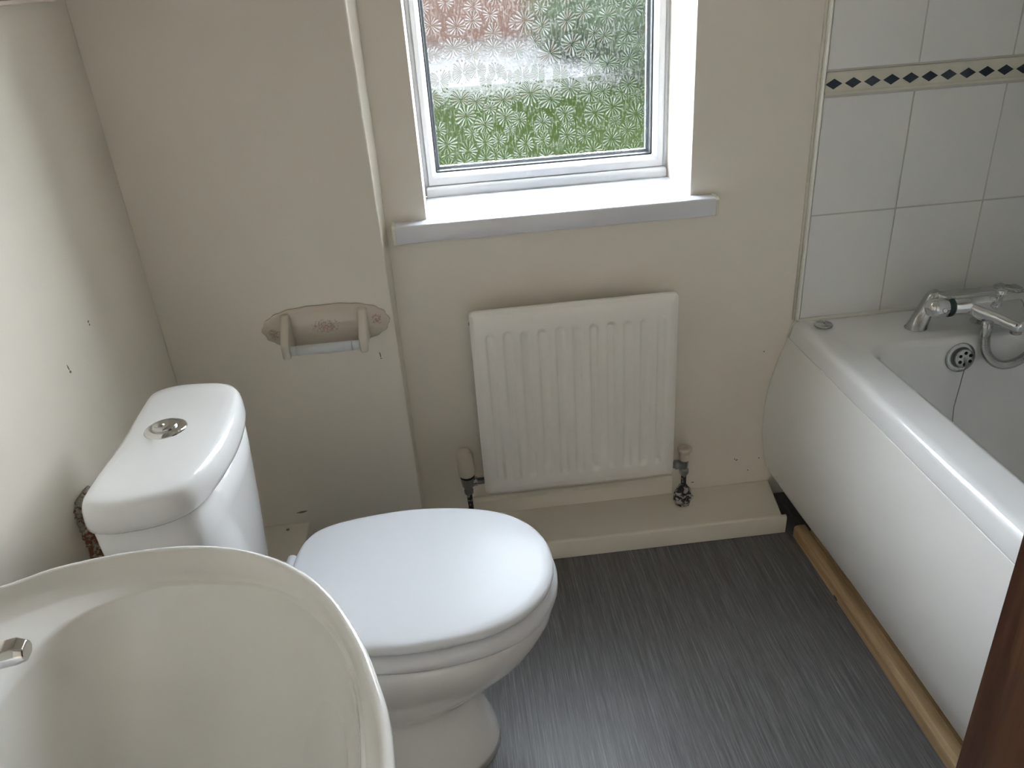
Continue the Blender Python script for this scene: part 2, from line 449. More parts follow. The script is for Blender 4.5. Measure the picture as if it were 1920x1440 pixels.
# boxed-out section left of the window; its side face is slightly splayed and tapers downward
b = MB()
prof = [(0.0, -0.1345, -0.1355), (0.8, -0.1395, -0.1310), (1.3, -0.1425, -0.1280), (ZC, -0.150, -0.120)]
rings = []
for z, xf, xb in prof:
    rings.append([(XL, 0.0, z), (XL, -0.06, z), (xf - 0.004, -0.06, z), (xf, -0.0575, z), (xb, 0.0, z)])
b.loft(rings, smooth=False)
wall_box = struct(b.make('wall_boxed_left', M_wall, bevel=0.0015), 'cream boxed-out wall section left of the window')

# small painted skirting box in the far left corner
b = MB(); b.box(XL, -0.405, -0.33, -0.06, 0.0, 0.120)
bb = struct(b.make('baseboard_left', M_gloss, bevel=0.004, bseg=2), 'low cream painted pipe box behind the toilet')
b = MB()
for (x, y) in ((-0.455, -0.085),): b.lathe([(0, 0.004), (0.0006, 0.004)], (x, y, 0.1199), (x, y, 1), 10)
b.make('nail_hole', M_scuff, bb)

# pipe boxing under the radiator: top board and front board
b = MB()
b.loft([[(-0.135, 0.0, z), (-0.135, -0.1490, z), (0.734, -0.1490, z), (0.757, 0.0, z)] for z in (0.0, 0.046)], smooth=False)
step = struct(b.make('baseboard_back', M_gloss, bevel=0.003, bseg=2), 'low cream painted boxing under the radiator')
b = MB()
b.prism([(-0.1505, 0.0), (-0.160, 0.0), (-0.161, 0.040), (-0.1590, 0.0480), (-0.1520, 0.0500), (-0.1505, 0.0470)], 'x', -0.134, 0.742)
b.make('front_board', M_gloss, step, bevel=0.0015)
b = MB()
b.prism([(0.0, 0.046), (-0.013, 0.046), (-0.013, 0.086), (-0.006, 0.094), (0.0, 0.095)], 'x', -0.02, 0.50)
b.make('back_board', M_gloss, step, bevel=0.0015)

# tiled field with its border on the window wall
TX0 = 0.789
b = MB()
b.box(TX0, XR, -0.0083, 0.0, 0.44, ZC, 1)
def tile(x0, x1, z0, z1):
    b.prism(rrect(x0 + 0.0015, x1 - 0.0015, z0 + 0.0015, z1 - 0.0015, 0.001, 1), 'y', -0.0095, -0.0060, 0)
xe = [TX0, 0.982, 1.182, 1.382, XR]
for z0, z1 in ((0.44, 0.497), (0.497, 0.745), (0.745, 0.992), (1.044, 1.292), (1.292, 1.540), (1.540, 1.788), (1.788, 2.036), (2.036, 2.284)):
    for a, c in zip(xe, xe[1:]): tile(a, c, z0, z1)
# border tiles: raised moulded profile
for a, c in ((TX0, XR),):
    pr = [(-0.006, 0.9945), (-0.0115, 0.9955), (-0.0125, 1.001), (-0.0100, 1.004), (-0.0100, 1.031), (-0.0125, 1.035), (-0.0120, 1.0405), (-0.006, 1.0415)]
    b.prism(pr, 'x', a + 0.0006, c - 0.0006, 2, smooth=False)
x = TX0 + 0.0180
while x < XR - 0.02:
    b.prism([(x - 0.0178, 1.0172), (x, 1.0068), (x + 0.0178, 1.0172), (x, 1.0276)], 'y', -0.0105, -0.0099, 3)
    x += 0.0405
wt_ = struct(b.make('wall_tiled_back', [M_tile, M_grout, M_border, M_navy], bevel=0.0007, bseg=2, angle=50), 'white tiles with a band of dark diamonds above the bath')

# metal edge trim of the tiles
b = MB(); b.prism([(0.7815, -0.0005), (0.7815, -0.0080), (0.7835, -0.0115), (0.7870, -0.0120), (0.7895, -0.0090), (0.7895, -0.0005)], 'z', 0.4975, ZC, smooth=False)
struct(b.make('trim_1', simple('silver_tile_trim', (0.86, 0.85, 0.80), 0.34, metal=0.7), bevel=0.001), 'pale metal edge trim of the tiles')
b = MB(); b.prism([(0.7755, 0.0), (0.7765, -0.0028), (0.7815, -0.004), (0.7815, 0.0)], 'z', 0.497, ZC, smooth=True)
struct(b.make('trim_2', M_gloss), 'painted caulk line beside the tile trim')

# scuff marks on the walls
def scuff(parent, plane, pts):
    b = MB()
    for (u, v, w, h, a) in pts:
        n = 9; ring = []
        for k in range(n):
            t = 2 * PI * k / n; rr = 0.75 + 0.5 * random.random()
            x_, z_ = math.cos(t) * w * rr, math.sin(t) * h * rr
            ring.append((u + x_ * math.cos(a) - z_ * math.sin(a), v + x_ * math.sin(a) + z_ * math.cos(a)))
        if plane == 'L': b.loft([[(XL - 0.0002, p[0], p[1]) for p in ring], [(XL + 0.0004, p[0], p[1]) for p in ring]], smooth=False)
        elif plane == 'B': b.loft([[(p[0], 0.0002, p[1]) for p in ring], [(p[0], -0.0004, p[1]) for p in ring]], smooth=False)
        else: b.loft([[(p[0], -0.0598, p[1]) for p in ring], [(p[0], -0.0604, p[1]) for p in ring]], smooth=False)
    return b.make('scuff_mark', M_scuff, parent)
scuff(wall_left, 'L', [(-0.465, 0.757, 0.0016, 0.006, 0.25), (-0.463, 0.749, 0.003, 0.0025, 0), (-0.353, 0.789, 0.003, 0.0015, 0.4), (-0.352, 0.783, 0.0015, 0.0022, 0)])
scuff(wall_box, 'X', [(-0.418, 0.149, 0.011, 0.0025, 0.1), (-0.427, 0.148, 0.006, 0.0012, 0.1), (-0.178, 0.540, 0.0012, 0.007, 0.1), (-0.177, 0.531, 0.002, 0.001, 0.1)])
scuff(wall_back, 'B', [(0.668, 0.118, 0.0035, 0.0015, 0.4), (0.663, 0.122, 0.0012, 0.003, 0.1), (0.700, 0.083, 0.0015, 0.0015, 0), (0.727, 0.117, 0.0015, 0.002, 0), (0.556, 0.064, 0.004, 0.0012, 0.1), (0.715, 0.42, 0.002, 0.0015, 0.3)])

# ------------------------------------------------------------------ window
wn1 = bpy.data.objects.new('window_1', None); COL.objects.link(wn1); wn1.location = (0.237, 0.2, 0.80)
struct(wn1, 'white window with daisy-patterned obscured glass')
FY = 0.190
GX0, GX1, GZ0, GZ1 = -0.017, 0.487, 0.862, 1.90
def frame(name, x0, x1, z0, z1, ix0, ix1, iz0, iz1, y0, y1, chamfer, mat):
    """rectangular profile ring; front inner edge chamfered"""
    b = MB()
    loops = [((x0, x1, z0, z1), y1), ((x0, x1, z0, z1), y0), ((ix0 - chamfer, ix1 + chamfer, iz0 - chamfer, iz1 + chamfer), y0),
             ((ix0, ix1, iz0, iz1), y0 + chamfer), ((ix0, ix1, iz0, iz1), y1)]
    rings = []
    for (a, c, e, g), y in loops: rings.append([(a, y, e), (c, y, e), (c, y, g), (a, y, g)])
    rings.append(rings[0])
    b.loft(rings, False, False, smooth=False)
    return b.make(name, mat, wn1, bevel=0.0025, bseg=3, weld=True)
frame('outer_frame', WX0, WX1, 0.812, WZ1, -0.036, 0.510, 0.836, 1.93, FY, FY + 0.07, 0.004, M_upvc)
frame('sash_frame', -0.036, 0.510, 0.836, 1.93, GX0, GX1, GZ0, GZ1, FY - 0.004, FY + 0.06, 0.010, M_upvc)
b = MB()
pr = [(FY + 0.01, 0.810), (FY - 0.012, 0.810), (FY - 0.016, 0.815), (FY - 0.016, 0.829), (FY - 0.011, 0.835), (FY + 0.01, 0.836)]
b.prism(pr, 'x', WX0 + 0.003, WX1 - 0.004)
b.make('bottom_bead', M_upvc, wn1, bevel=0.003, bseg=3)
# thin caulk joint line between frame and reveal
b = MB(); b.prism([(FY - 0.001, 0.8115), (FY - 0.0175, 0.8115), (FY - 0.0175, 0.8095), (FY - 0.001, 0.8095)], 'x', WX0, WX1)
b.make('caulk_line', simple('cream_caulk', (0.62, 0.57, 0.48), 0.5), wn1)
frame('gasket', GX0 - 0.001, GX1 + 0.001, GZ0 - 0.001, GZ1 + 0.001, GX0 + 0.0035, GX1 - 0.0035, GZ0 + 0.0035, GZ1 - 0.0035, FY + 0.012, FY + 0.030, 0.001, M_gasket)
frame('glazing_spacer', GX0 + 0.002, GX1 - 0.002, GZ0 + 0.002, GZ1 - 0.002, GX0 + 0.010, GX1 - 0.010, GZ0 + 0.009, GZ1 - 0.010, FY + 0.034, FY + 0.046, 0.001,
      simple('grey_spacer_bar', (0.18, 0.20, 0.22), 0.4))
b = MB()
v = b.box(GX0, GX1, FY + 0.026, FY + 0.030, GZ0, GZ1, 1)
b.bm.faces.ensure_lookup_table()
b.bm.faces[2].material_index = 0          # room-side face carries the pressed pattern
lab(b.make('glass_pane', [M_glass, M_clear], wn1), 'obscured glass pressed with daisy flowers')
# sill board
b = MB()
sx0, sx1, sf = -0.112, 0.566, -0.036
pr = [(FY, 0.772), (sf + 0.004, 0.772), (sf, 0.776), (sf, 0.806), (sf + 0.003, 0.8105), (sf + 0.009, 0.812), (FY, 0.812)]
# board over the wall face with horns, narrowed inside the opening
b.prism([(0.0, 0.7745), (sf + 0.0, 0.7745), (sf - 0.0005, 0.777), (sf, 0.8065), (sf + 0.003, 0.8110), (sf + 0.008, 0.8125), (0.0, 0.8125)], 'x', sx0, sx1)
b.box(WX0 + 0.0005, WX1 - 0.0005, -0.001, FY - 0.001, 0.7865, 0.8125)
b.make('window_sill', M_sill, wn1, bevel=0.001)
for nm, a, c in (('sill_end_cap', sx0 - 0.0065, sx0 + 0.0005), ('sill_end_cap', sx1 - 0.0005, sx1 + 0.006)):
    b = MB(); b.prism([(0.0, 0.7735), (sf - 0.0015, 0.7735), (sf - 0.002, 0.808), (sf + 0.003, 0.8130), (0.0, 0.8140)], 'x', a, c)
    b.make(nm, M_border, wn1, bevel=0.001)
# render reveal soft lining of the opening base (plaster under the sill)

# ================================================================== RADIATOR
rx0, rx1, rz0, rz1, ry = 0.0215, 0.479, 0.151, 0.6245, -0.0855
rad = thing('radiator', 'cream white panel radiator with upright flutes under the window', 'radiator', (0.25, -0.04, 0.151))
# pressed front skin as a height grid
nx, nz = 183, 150
b = MB(); grid = []
def sst(e0, e1, t):
    t = min(max((t - e0) / (e1 - e0), 0), 1); return t * t * (3 - 2 * t)
pitch = (0.4435 - 0.0595) / 10
for j in range(nz + 1):
    row = []
    z = rz0 + (rz1 - rz0) * j / nz
    for i in range(nx + 1):
        x = rx0 + (rx1 - rx0) * i / nx
        # rounded outline
        ex = min(x - rx0, rx1 - x); ez = min(z - rz0, rz1 - z); rc = 0.012
        if ex < rc and ez < rc:
            dd = math.hypot(rc - ex, rc - ez)
            if dd > rc:
                cx = rx0 + rc if x < 0.25 else rx1 - rc; cz = rz0 + rc if z < 0.38 else rz1 - rc
                k = rc / dd
                xx = cx + (x - cx) * k; zz = cz + (z - cz) * k
            else: xx, zz = x, z
        else: xx, zz = x, z
        e = min(ex, ez)
        y = ry + 0.0075 * (1 - sst(0.0, 0.011, e)) 
        # seam flange step
        top = sst(0.010, 0.024, rz1 - z); y -= 0.0035 * top * sst(0.010, 0.020, ex) * sst(0.012, 0.026, z - rz0)
        # flutes
        g = 0.0
        for k in range(11):
            gx = 0.0630 + pitch * k * 0.985
            dx = abs(x - gx)
            if dx < 0.018:
                zt, zb = 0.573, 0.196
                end = sst(-0.004, 0.009, min(zt - z, z - zb) - max(0, dx - 0.002) * 0.5)
                g = max(g, (1 - sst(0.0060, 0.0108, dx)) * end)
        y += 0.0085 * g
        row.append(b.bm.verts.new((xx, y, zz)))
    grid.append(row)
for j in range(nz):
    for i in range(nx):
        fc = b.bm.faces.new((grid[j][i], grid[j][i + 1], grid[j + 1][i + 1], grid[j + 1][i])); fc.smooth = True
# turned edge back to a rear skin
border = [grid[0][i] for i in range(nx + 1)] + [grid[j][nx] for j in range(1, nz + 1)] + [grid[nz][i] for i in range(nx - 1, -1, -1)] + [grid[j][0] for j in range(nz - 1, 0, -1)]
back = [b.bm.verts.new((v.co.x, ry + 0.016, v.co.z)) for v in border]
for i in range(len(border)):
    j = (i + 1) % len(border); b.bm.faces.new((border[i], back[i], back[j], border[j]))
b.bm.faces.new(back)
lab(b.make('panel', M_rad, rad), 'fluted steel panel')
for xb_ in (rx0 + 0.06, rx1 - 0.06):
    b = MB(); b.box(xb_ - 0.015, xb_ + 0.015, ry + 0.014, -0.001, 0.20, 0.57)
    b.make('wall_bracket', M_nickel, rad, bevel=0.002)
b = MB(); b.lathe([(0, 0.007), (0.010, 0.007), (0.011, 0.004), (0.014, 0.004)], (rx0 + 0.012, ry + 0.028, 0.590), (-1, ry + 0.028, 0.590), 10)
b.make('bleed_plug', M_nickel, rad)
# thermostatic valve, left
tv = thing_loc = None
vx, vy = -0.018, -0.060
b = MB()
b.lathe([(0, 0.0115), (0.010, 0.0115), (0.012, 0.008), (0.018, 0.008), (0.020, 0.0140), (0.030, 0.0155), (0.040, 0.0170), (0.044, 0.0170), (0.046, 0.014)], (vx, vy, 0.150), (vx, vy, 1), 8)
tvb = b.make('thermostatic_valve', M_nickel, rad, bevel=0.0008)
b = MB(); b.lathe([(0, 0.0085), (0.010, 0.0085), (0.011, 0.0115), (0.022, 0.0115), (0.023, 0.0085), (0.042, 0.0085)], (vx, vy, 0.182), (vx + 1, vy, 0.182), 12)
b.make('union_nut', M_satin, tvb)
b = MB(); b.lathe([(0, 0.0155), (0.003, 0.0178), (0.008, 0.0178), (0.009, 0.015)], (vx, vy, 0.195), (vx, vy, 1), 24)
b.make('black_collar', M_black, tvb)
b = MB(); b.lathe([(0, 0.0175), (0.003, 0.0200), (0.020, 0.0205), (0.050, 0.0195), (0.062, 0.0180), (0.068, 0.0140), (0.070, 0.007)], (vx, vy, 0.203), (vx - 0.035, vy, 1.0), 28)
lab(b.make('valve_head', M_valve, tvb, smooth=True), 'chipped cream thermostatic head')
b = MB(); b.tube([(vx, vy, 0.156), (vx + 0.001, vy, 0.12), (vx + 0.002, vy, 0.046)], 0.0065, 12)
b.make('supply_pipe', M_pipe, rad)
b = MB(); b.lathe([(0, 0.012), (0.001, 0.0135), (0.003, 0.010), (0.004, 0.007)], (vx + 0.002, vy, 0.0465), (vx + 0.002, vy, 1), 14)
b.make('pipe_surround', M_pipe, rad)
# lockshield valve, right
lx, ly = 0.5125, -0.060
b = MB(); b.lathe([(0, 0.0085), (0.006, 0.0115), (0.016, 0.0115), (0.020, 0.0085), (0.030, 0.0100), (0.044, 0.0110)], (lx, ly, 0.134), (lx, ly, 1), 10)
lvb = b.make('lockshield_valve', M_nickel, rad, bevel=0.0008)
b = MB(); b.lathe([(0, 0.0085), (0.012, 0.0085), (0.013, 0.012), (0.024, 0.012), (0.025, 0.0085), (0.038, 0.0085)], (lx, ly, 0.166), (lx - 1, ly, 0.166), 8)
b.make('union_nut', M_nickel, lvb)
b = MB()
n_ = 28; rings = []
for t, rr, fl in ((0.0, 0.0100, 0), (0.002, 0.0115, 0.4), (0.020, 0.0125, 0.8), (0.026, 0.0150, 0.2), (0.028, 0.0172, 0), (0.033, 0.0177, 0), (0.036, 0.0160, 0), (0.0365, 0.004, 0), (0.033, 0.0022, 0)):
    rings.append([(lx + (rr + fl * 0.0012 * math.cos(7 * 2 * PI * k / n_)) * math.cos(2 * PI * k / n_), ly + (rr + fl * 0.0012 * math.cos(7 * 2 * PI * k / n_)) * math.sin(2 * PI * k / n_), 0.177 + t) for k in range(n_)])
b.loft(rings)
lab(b.make('wheel_cap', simple('cream_cap_plastic', (0.66, 0.56, 0.47), 0.45), lvb), 'cream fluted wheel cap')
b = MB(); b.tube([(lx, ly, 0.137), (lx, ly, 0.105), (lx + 0.001, ly + 0.001, 0.046)], 0.0065, 12)
b.make('supply_pipe', M_pipe, rad)
b = MB()   # torn, crumpled foil collar round the pipe
rings = []
for j in range(7):
    z = 0.048 + 0.055 * j / 6; rr0 = [0.016, 0.019, 0.021, 0.021, 0.019, 0.014, 0.008][j]
    rings.append([(lx + rr0 * (1 + 0.28 * math.sin(k * 2.3 + j * 1.7)) * math.cos(2 * PI * k / 16), ly + rr0 * (1 + 0.28 * math.cos(k * 1.9 + j)) * math.sin(2 * PI * k / 16),
                   z + 0.004 * math.sin(k * 3.1 + j)) for k in range(16)])
b.loft(rings, smooth=False)
m_ = N('torn_painted_wrap'); c_ = m_.ramp(m_.noise(75, 2, 0.5, dist=0.8), [(0.0, (0.008, 0.010, 0.012)), (0.46, (0.010, 0.012, 0.015)), (0.49, (0.10, 0.03, 0.03)), (0.53, (0.42, 0.40, 0.37)), (1.0, (0.55, 0.52, 0.47))]); m_.bsdf(c_, 0.4)
lab(b.make('torn_pipe_wrap', m_.m, rad), 'torn black and white wrap at the pipe foot')

# ================================================================== TOILET ROLL HOLDER
PC = Vector((-0.281, -0.060, 0.622))
tp = thing('toilet_roll_holder', 'ivory ceramic toilet roll holder with pink flowers, its white roller empty', 'toilet roll holder', PC)
def scallop(sc, y, dz=0.0):
    pts = []
    n = 120
    for k in range(n):
        t = 2 * PI * k / n
        ex = 2.6
        cx_ = abs(math.cos(t)) ** (2 / ex) * (1 if math.cos(t) >= 0 else -1)
        cz_ = abs(math.sin(t)) ** (2 / ex) * (1 if math.sin(t) >= 0 else -1)
        rr = 1 + 0.012 * math.cos(18 * t)
        pts.append((0.134 * sc * cx_ * rr * (1 - 0.06 * abs(cz_)), y, (0.047 * sc + (sc - 1) * 0.05) * cz_ * rr + dz + 0.004 * cx_ * 0))
    return [(PC.x + p[0], PC.y + p[1], PC.z + p[2]) for p in pts]
b = MB(); b.loft([scallop(1.0, 0.0), scallop(1.0, -0.004), scallop(0.985, -0.0065), scallop(0.93, -0.0060), scallop(0.90, -0.0095), scallop(0.6, -0.011)], True, True)
bp = b.make('backplate', M_floral, tp, loc=tuple(PC)); lab(bp, 'scalloped ivory plate with pink flower sprays')
for sx in (-1, 1):
    b = MB(); ax = PC.x + sx * 0.080
    rings = []
    for y, z, hw, hh in ((-0.066, 0.0, 0.011, 0.036), (-0.078, -0.002, 0.0095, 0.033), (-0.100, -0.010, 0.0085, 0.026), (-0.118, -0.020, 0.0085, 0.020), (-0.126, -0.024, 0.0085, 0.0185), (-0.131, -0.025, 0.0075, 0.016), (-0.133, -0.025, 0.005, 0.013)):
        rings.append([(ax + p[0], y, PC.z + z + p[1]) for p in rrect(-hw, hw, -hh, hh, min(hw, hh) * 0.6, 4)])
    b.loft(rings)
    b.make('arm', M_ivory, tp, smooth=True)
b = MB(); rl0 = (PC.x - 0.071, -0.118, PC.z - 0.028)
b.lathe([(0.012, 0.0105), (0.126, 0.0105)], rl0, (1, rl0[1], rl0[2]), 28)
rl = b.make('roller', M_roller, tp, smooth=False)
for pol in rl.data.polygons: pol.use_smooth = len(pol.vertices) == 4
for a, c in ((0.0, 0.0115), (0.1265, 0.142)):
    b = MB(); b.lathe([(a, 0.0095), (a + 0.001, 0.0102), (c - 0.001, 0.0102), (c, 0.0095)], rl0, (1, rl0[1], rl0[2]), 28)
    e_ = b.make('roller_end', M_roller, rl)
    for pol in e_.data.polygons: pol.use_smooth = len(pol.vertices) == 4

# ================================================================== TOILET
TY = -0.619
toi = thing('toilet', 'white close-coupled toilet with closed lid, facing right beside the basin', 'toilet', (-0.2, TY, 0.0))
ROT = math.radians(-2.0)
def trot(p):       # toilet leans round its hinge a little
    x, y = p[0] + 0.32, p[1]
    return (-0.32 + x * math.cos(ROT) - y * math.sin(ROT), TY + x * math.sin(ROT) + y * math.cos(ROT), p[2])
# half outline of the lid: (x from hinge side to front, half width)
HALF = [(-0.321, 0.0), (-0.321, 0.045), (-0.318, 0.082), (-0.308, 0.112), (-0.290, 0.134), (-0.255, 0.151), (-0.200, 0.1635), (-0.135, 0.1705),
        (-0.070, 0.167), (-0.005, 0.1535), (0.048, 0.129), (0.086, 0.092), (0.107, 0.048), (0.114, 0.0)]
def outline(grow=0.0, n=84, cx=-0.12, shrinkx=1.0):
    full = [(x, w) for x, w in HALF] + [(x, -w) for x, w in HALF[-2:0:-1]]
    pts = spline(full, n)
    out = []
    for x, y in pts:
        L = math.hypot(x - cx, y); k = (L + grow) / L
        out.append((cx + (x - cx) * k * shrinkx, y * k))
    return out
def oring(grow, z, zfun=None, shrinkx=1.0):
    return [trot((x, y, z + (zfun(x, y) if zfun else 0))) for x, y in outline(grow, shrinkx=shrinkx)]
ZL = 0.392
b = MB()
dome = lambda k: (lambda x, y: 0.0)
b.loft([oring(-0.010, ZL - 0.0), oring(-0.003, ZL + 0.001), oring(0.0, ZL + 0.005), oring(0.0, ZL + 0.010), oring(-0.003, ZL + 0.0145), oring(-0.009, ZL + 0.0172),
        oring(-0.02, ZL + 0.0185), oring(-0.06, ZL + 0.0205), oring(-0.11, ZL + 0.0215)])
b.make('lid', M_seat, toi, smooth=True)
ZS = 0.3585
b = MB()
hole = [trot((x * 0.58 + (-0.10) * 0.42, y * 0.60, ZS + 0.004)) for x, y in outline(0)]
hole2 = [(p[0], p[1], ZS + 0.026) for p in hole]
b.loft([hole, oring(-0.010, ZS), oring(0.003, ZS + 0.002), oring(0.0055, ZS + 0.007), oring(0.0055, ZS + 0.018), oring(0.001, ZS + 0.0265), oring(-0.012, ZS + 0.0300), hole2, hole], False, False)
b.make('seat', M_seat, toi, smooth=True, weld=True)
# hinges
for yy in (-0.075, 0.075):
    b = MB(); p0 = trot((-0.335, yy - 0.02, 0.378)); p1 = trot((-0.335, yy + 0.02, 0.378))
    b.lathe([(0, 0.008), (0.001, 0.009), (0.039, 0.009), (0.04, 0.008)], p0, p1, 20)
    hz = b.make('hinge', M_seat, toi)
    b = MB(); q = trot((-0.335, yy, 0.348)); b.lathe([(0, 0.014), (0.003, 0.014), (0.005, 0.007), (0.030, 0.007)], q, (q[0], q[1], 1), 16)
    b.make('hinge_post', M_chrome, hz)
# pan: bowl, neck and flared foot in one continuous ceramic surface
prof_p = [ # z, x_front, x_back, half width, squareness
    (0.352, 0.108, -0.42, 0.166), (0.340, 0.112, -0.42, 0.170), (0.318, 0.110, -0.42, 0.167), (0.290, 0.098, -0.42, 0.158), (0.255, 0.080, -0.42, 0.144),
    (0.215, 0.044, -0.415, 0.126), (0.180, 0.004, -0.40, 0.108), (0.155, -0.026, -0.385, 0.096), (0.138, -0.039, -0.375, 0.092), (0.115, -0.037, -0.370, 0.094),
    (0.080, -0.022, -0.372, 0.102), (0.045, -0.009, -0.378, 0.112), (0.018, -0.002, -0.382, 0.120), (0.0, 0.0, -0.384, 0.123)]
rings = []
for z, xf, xb, hw in prof_p:
    ring = []
    n = 72
    xm = xb + (xf - xb) * 0.55
    for k in range(n):
        t = 2 * PI * k / n; c, s_ = math.cos(t), math.sin(t)
        if c >= 0:
            ring.append(trot((xm + (xf - xm) * c, hw * s_ * (1 - 0.0 * c), z)))
        else:
            e = 0.62
            ring.append(trot((xm + (xb - xm) * abs(c) ** e, hw * (abs(s_) ** 0.85) * (1 if s_ >= 0 else -1) * (1 - 0.18 * abs(c)), z)))
    rings.append(ring)
b = MB()
inner = [[(p[0] * 0 + cxy[0], cxy[1], zz) for cxy, p in zip([(trot((-0.11 + (q[0] + 0.11) * k, (q[1] - TY) * k, 0))) for q in rings[0]], rings[0])] for k, zz in ((0.88, 0.352), (0.80, 0.335), (0.70, 0.29), (0.45, 0.20), (0.2, 0.16))]
b.loft(inner[::-1] + rings, True, True)
b.make('pan', M_ceramic, toi, smooth=True)
b = MB()   # glazed shelf that carries the cistern
rr_ = []
for z, g in ((0.315, -0.004), (0.320, 0.0), (0.350, 0.0), (0.356, -0.004)):
    rr_.append([trot((p[0], p[1], z)) for p in rrect(-0.52 - g, -0.31 + g, -0.120 - g, 0.120 + g, 0.04, 6)])
b.loft(rr_); b.make('cistern_shelf', M_ceramic, toi, smooth=True)
b = MB()   # waste trapway to the wall
b.tube([(-0.36, TY, 0.19), (-0.46, TY, 0.19), (-0.54, TY, 0.185), (-0.619, TY, 0.185)], 0.052, 24)
b.make('waste_outlet', M_ceramic, toi)
# cistern: bowed front, tapering downwards
def cist(z, g, bow=1.0, ys=1.0, n=64):
    ctrl = [(-0.5125, -0.742), (-0.5115, -0.62), (-0.5105, -0.490), (-0.503, -0.454), (-0.470, -0.438), (-0.420, -0.440), (-0.385, -0.452), (-0.362, -0.482),
            (-0.351, -0.54), (-0.348, -0.61), (-0.354, -0.68), (-0.367, -0.735), (-0.385, -0.765), (-0.420, -0.783), (-0.470, -0.789), (-0.504, -0.778)]
    cx, cy = -0.44, -0.612
    out = []
    for x, y in spline(ctrl, n):
        dx, dy = x - cx, (y - cy) * ys
        if dx > 0: dx *= bow
        L = math.hypot(dx, dy); k = (L + g) / L
        out.append((cx + dx * k, cy + dy * k, z))
    return out
ZT = 0.700
b = MB()
b.loft([cist(0.658, -0.008), cist(0.6575, -0.002), cist(0.660, 0.0005), cist(0.668, 0.001), cist(0.683, -0.0005), cist(0.692, -0.003), cist(0.698, -0.008), cist(ZT + 0.0005, -0.015), cist(ZT + 0.0015, -0.035), cist(ZT + 0.002, -0.075)])
cl = b.make('cistern_lid', M_ceramic, toi, smooth=True)
b = MB()
b.loft([cist(0.350, -0.030, 0.86, 0.80), cist(0.356, -0.020, 0.88, 0.82), cist(0.40, -0.012, 0.93, 0.86), cist(0.50, -0.008, 0.96, 0.92), cist(0.60, -0.0055, 0.985, 0.97), cist(0.6585, -0.005, 0.99, 0.985)])
b.make('cistern', M_ceramic, toi, smooth=True)
BX, BY = -0.446, -0.598
b = MB()
def disc_rings(spec, cx, cy, sx=1.0, sy=1.0, n=40):
    return [[(cx + r_ * sx * math.cos(2 * PI * k / n), cy + r_ * sy * math.sin(2 * PI * k / n), z) for k in range(n)] for z, r_ in spec]
b.loft(disc_rings([(ZT - 0.001, 0.0300), (ZT + 0.002, 0.0308), (ZT + 0.004, 0.0285), (ZT + 0.006, 0.024), (ZT + 0.007, 0.0215), (ZT + 0.0065, 0.0195)], BX, BY))
fb = b.make('flush_button', M_chrome, toi, smooth=True); lab(fb, 'round chrome dual flush button')
b = MB(); b.loft(disc_rings([(ZT + 0.005, 0.0178), (ZT + 0.008, 0.0178), (ZT + 0.0092, 0.0165), (ZT + 0.0095, 0.006)], BX, BY))
fb2 = b.make('large_push', M_chrome, fb, smooth=True)
b = MB(); b.loft(disc_rings([(ZT + 0.0090, 0.0080), (ZT + 0.0108, 0.0075), (ZT + 0.0111, 0.003)], BX - 0.008, BY, 1.0, 1.0, 24))
b.make('small_push', M_chrome, fb, smooth=True)

# rough broken pad between cistern and wall
b = MB()
random.seed(3)
for (x0, x1, y0, y1, z0, z1) in ((XL + 0.0005, -0.516, -0.598, -0.550, 0.36, 0.583),):
    nxp, nzp = 10, 44
    g = []
    for j in range(nzp + 1):
        row = []
        for i in range(nxp + 1):
            row.append(b.bm.verts.new((x0 + (x1 - x0) * i / nxp + (0 if i in (0, nxp) else random.uniform(-0.003, 0.003)),
                                       y0 + random.uniform(-0.004, 0.004) + (0.012 if j > nzp - 2 else 0), z0 + (z1 - z0) * j / nzp + (random.uniform(-0.008, 0.010) if j == nzp else 0))))
        g.append(row)
    for j in range(nzp):
        for i in range(nxp): b.bm.faces.new((g[j][i], g[j][i + 1], g[j + 1][i + 1], g[j + 1][i]))
    edge = [g[0][i] for i in range(nxp + 1)] + [g[j][nxp] for j in range(1, nzp + 1)] + [g[nzp][i] for i in range(nxp - 1, -1, -1)] + [g[j][0] for j in range(nzp - 1, 0, -1)]
    bk = [b.bm.verts.new((v.co.x, y1, v.co.z)) for v in edge]
    for i in range(len(edge)):
        j = (i + 1) % len(edge); b.bm.faces.new((edge[i], bk[i], bk[j], edge[j]))
    b.bm.faces.new(bk)
o = b.make('brick_pad', M_pad)
tag(o, 'rough broken brick and plaster pad between toilet cistern and left wall', 'brick pad')

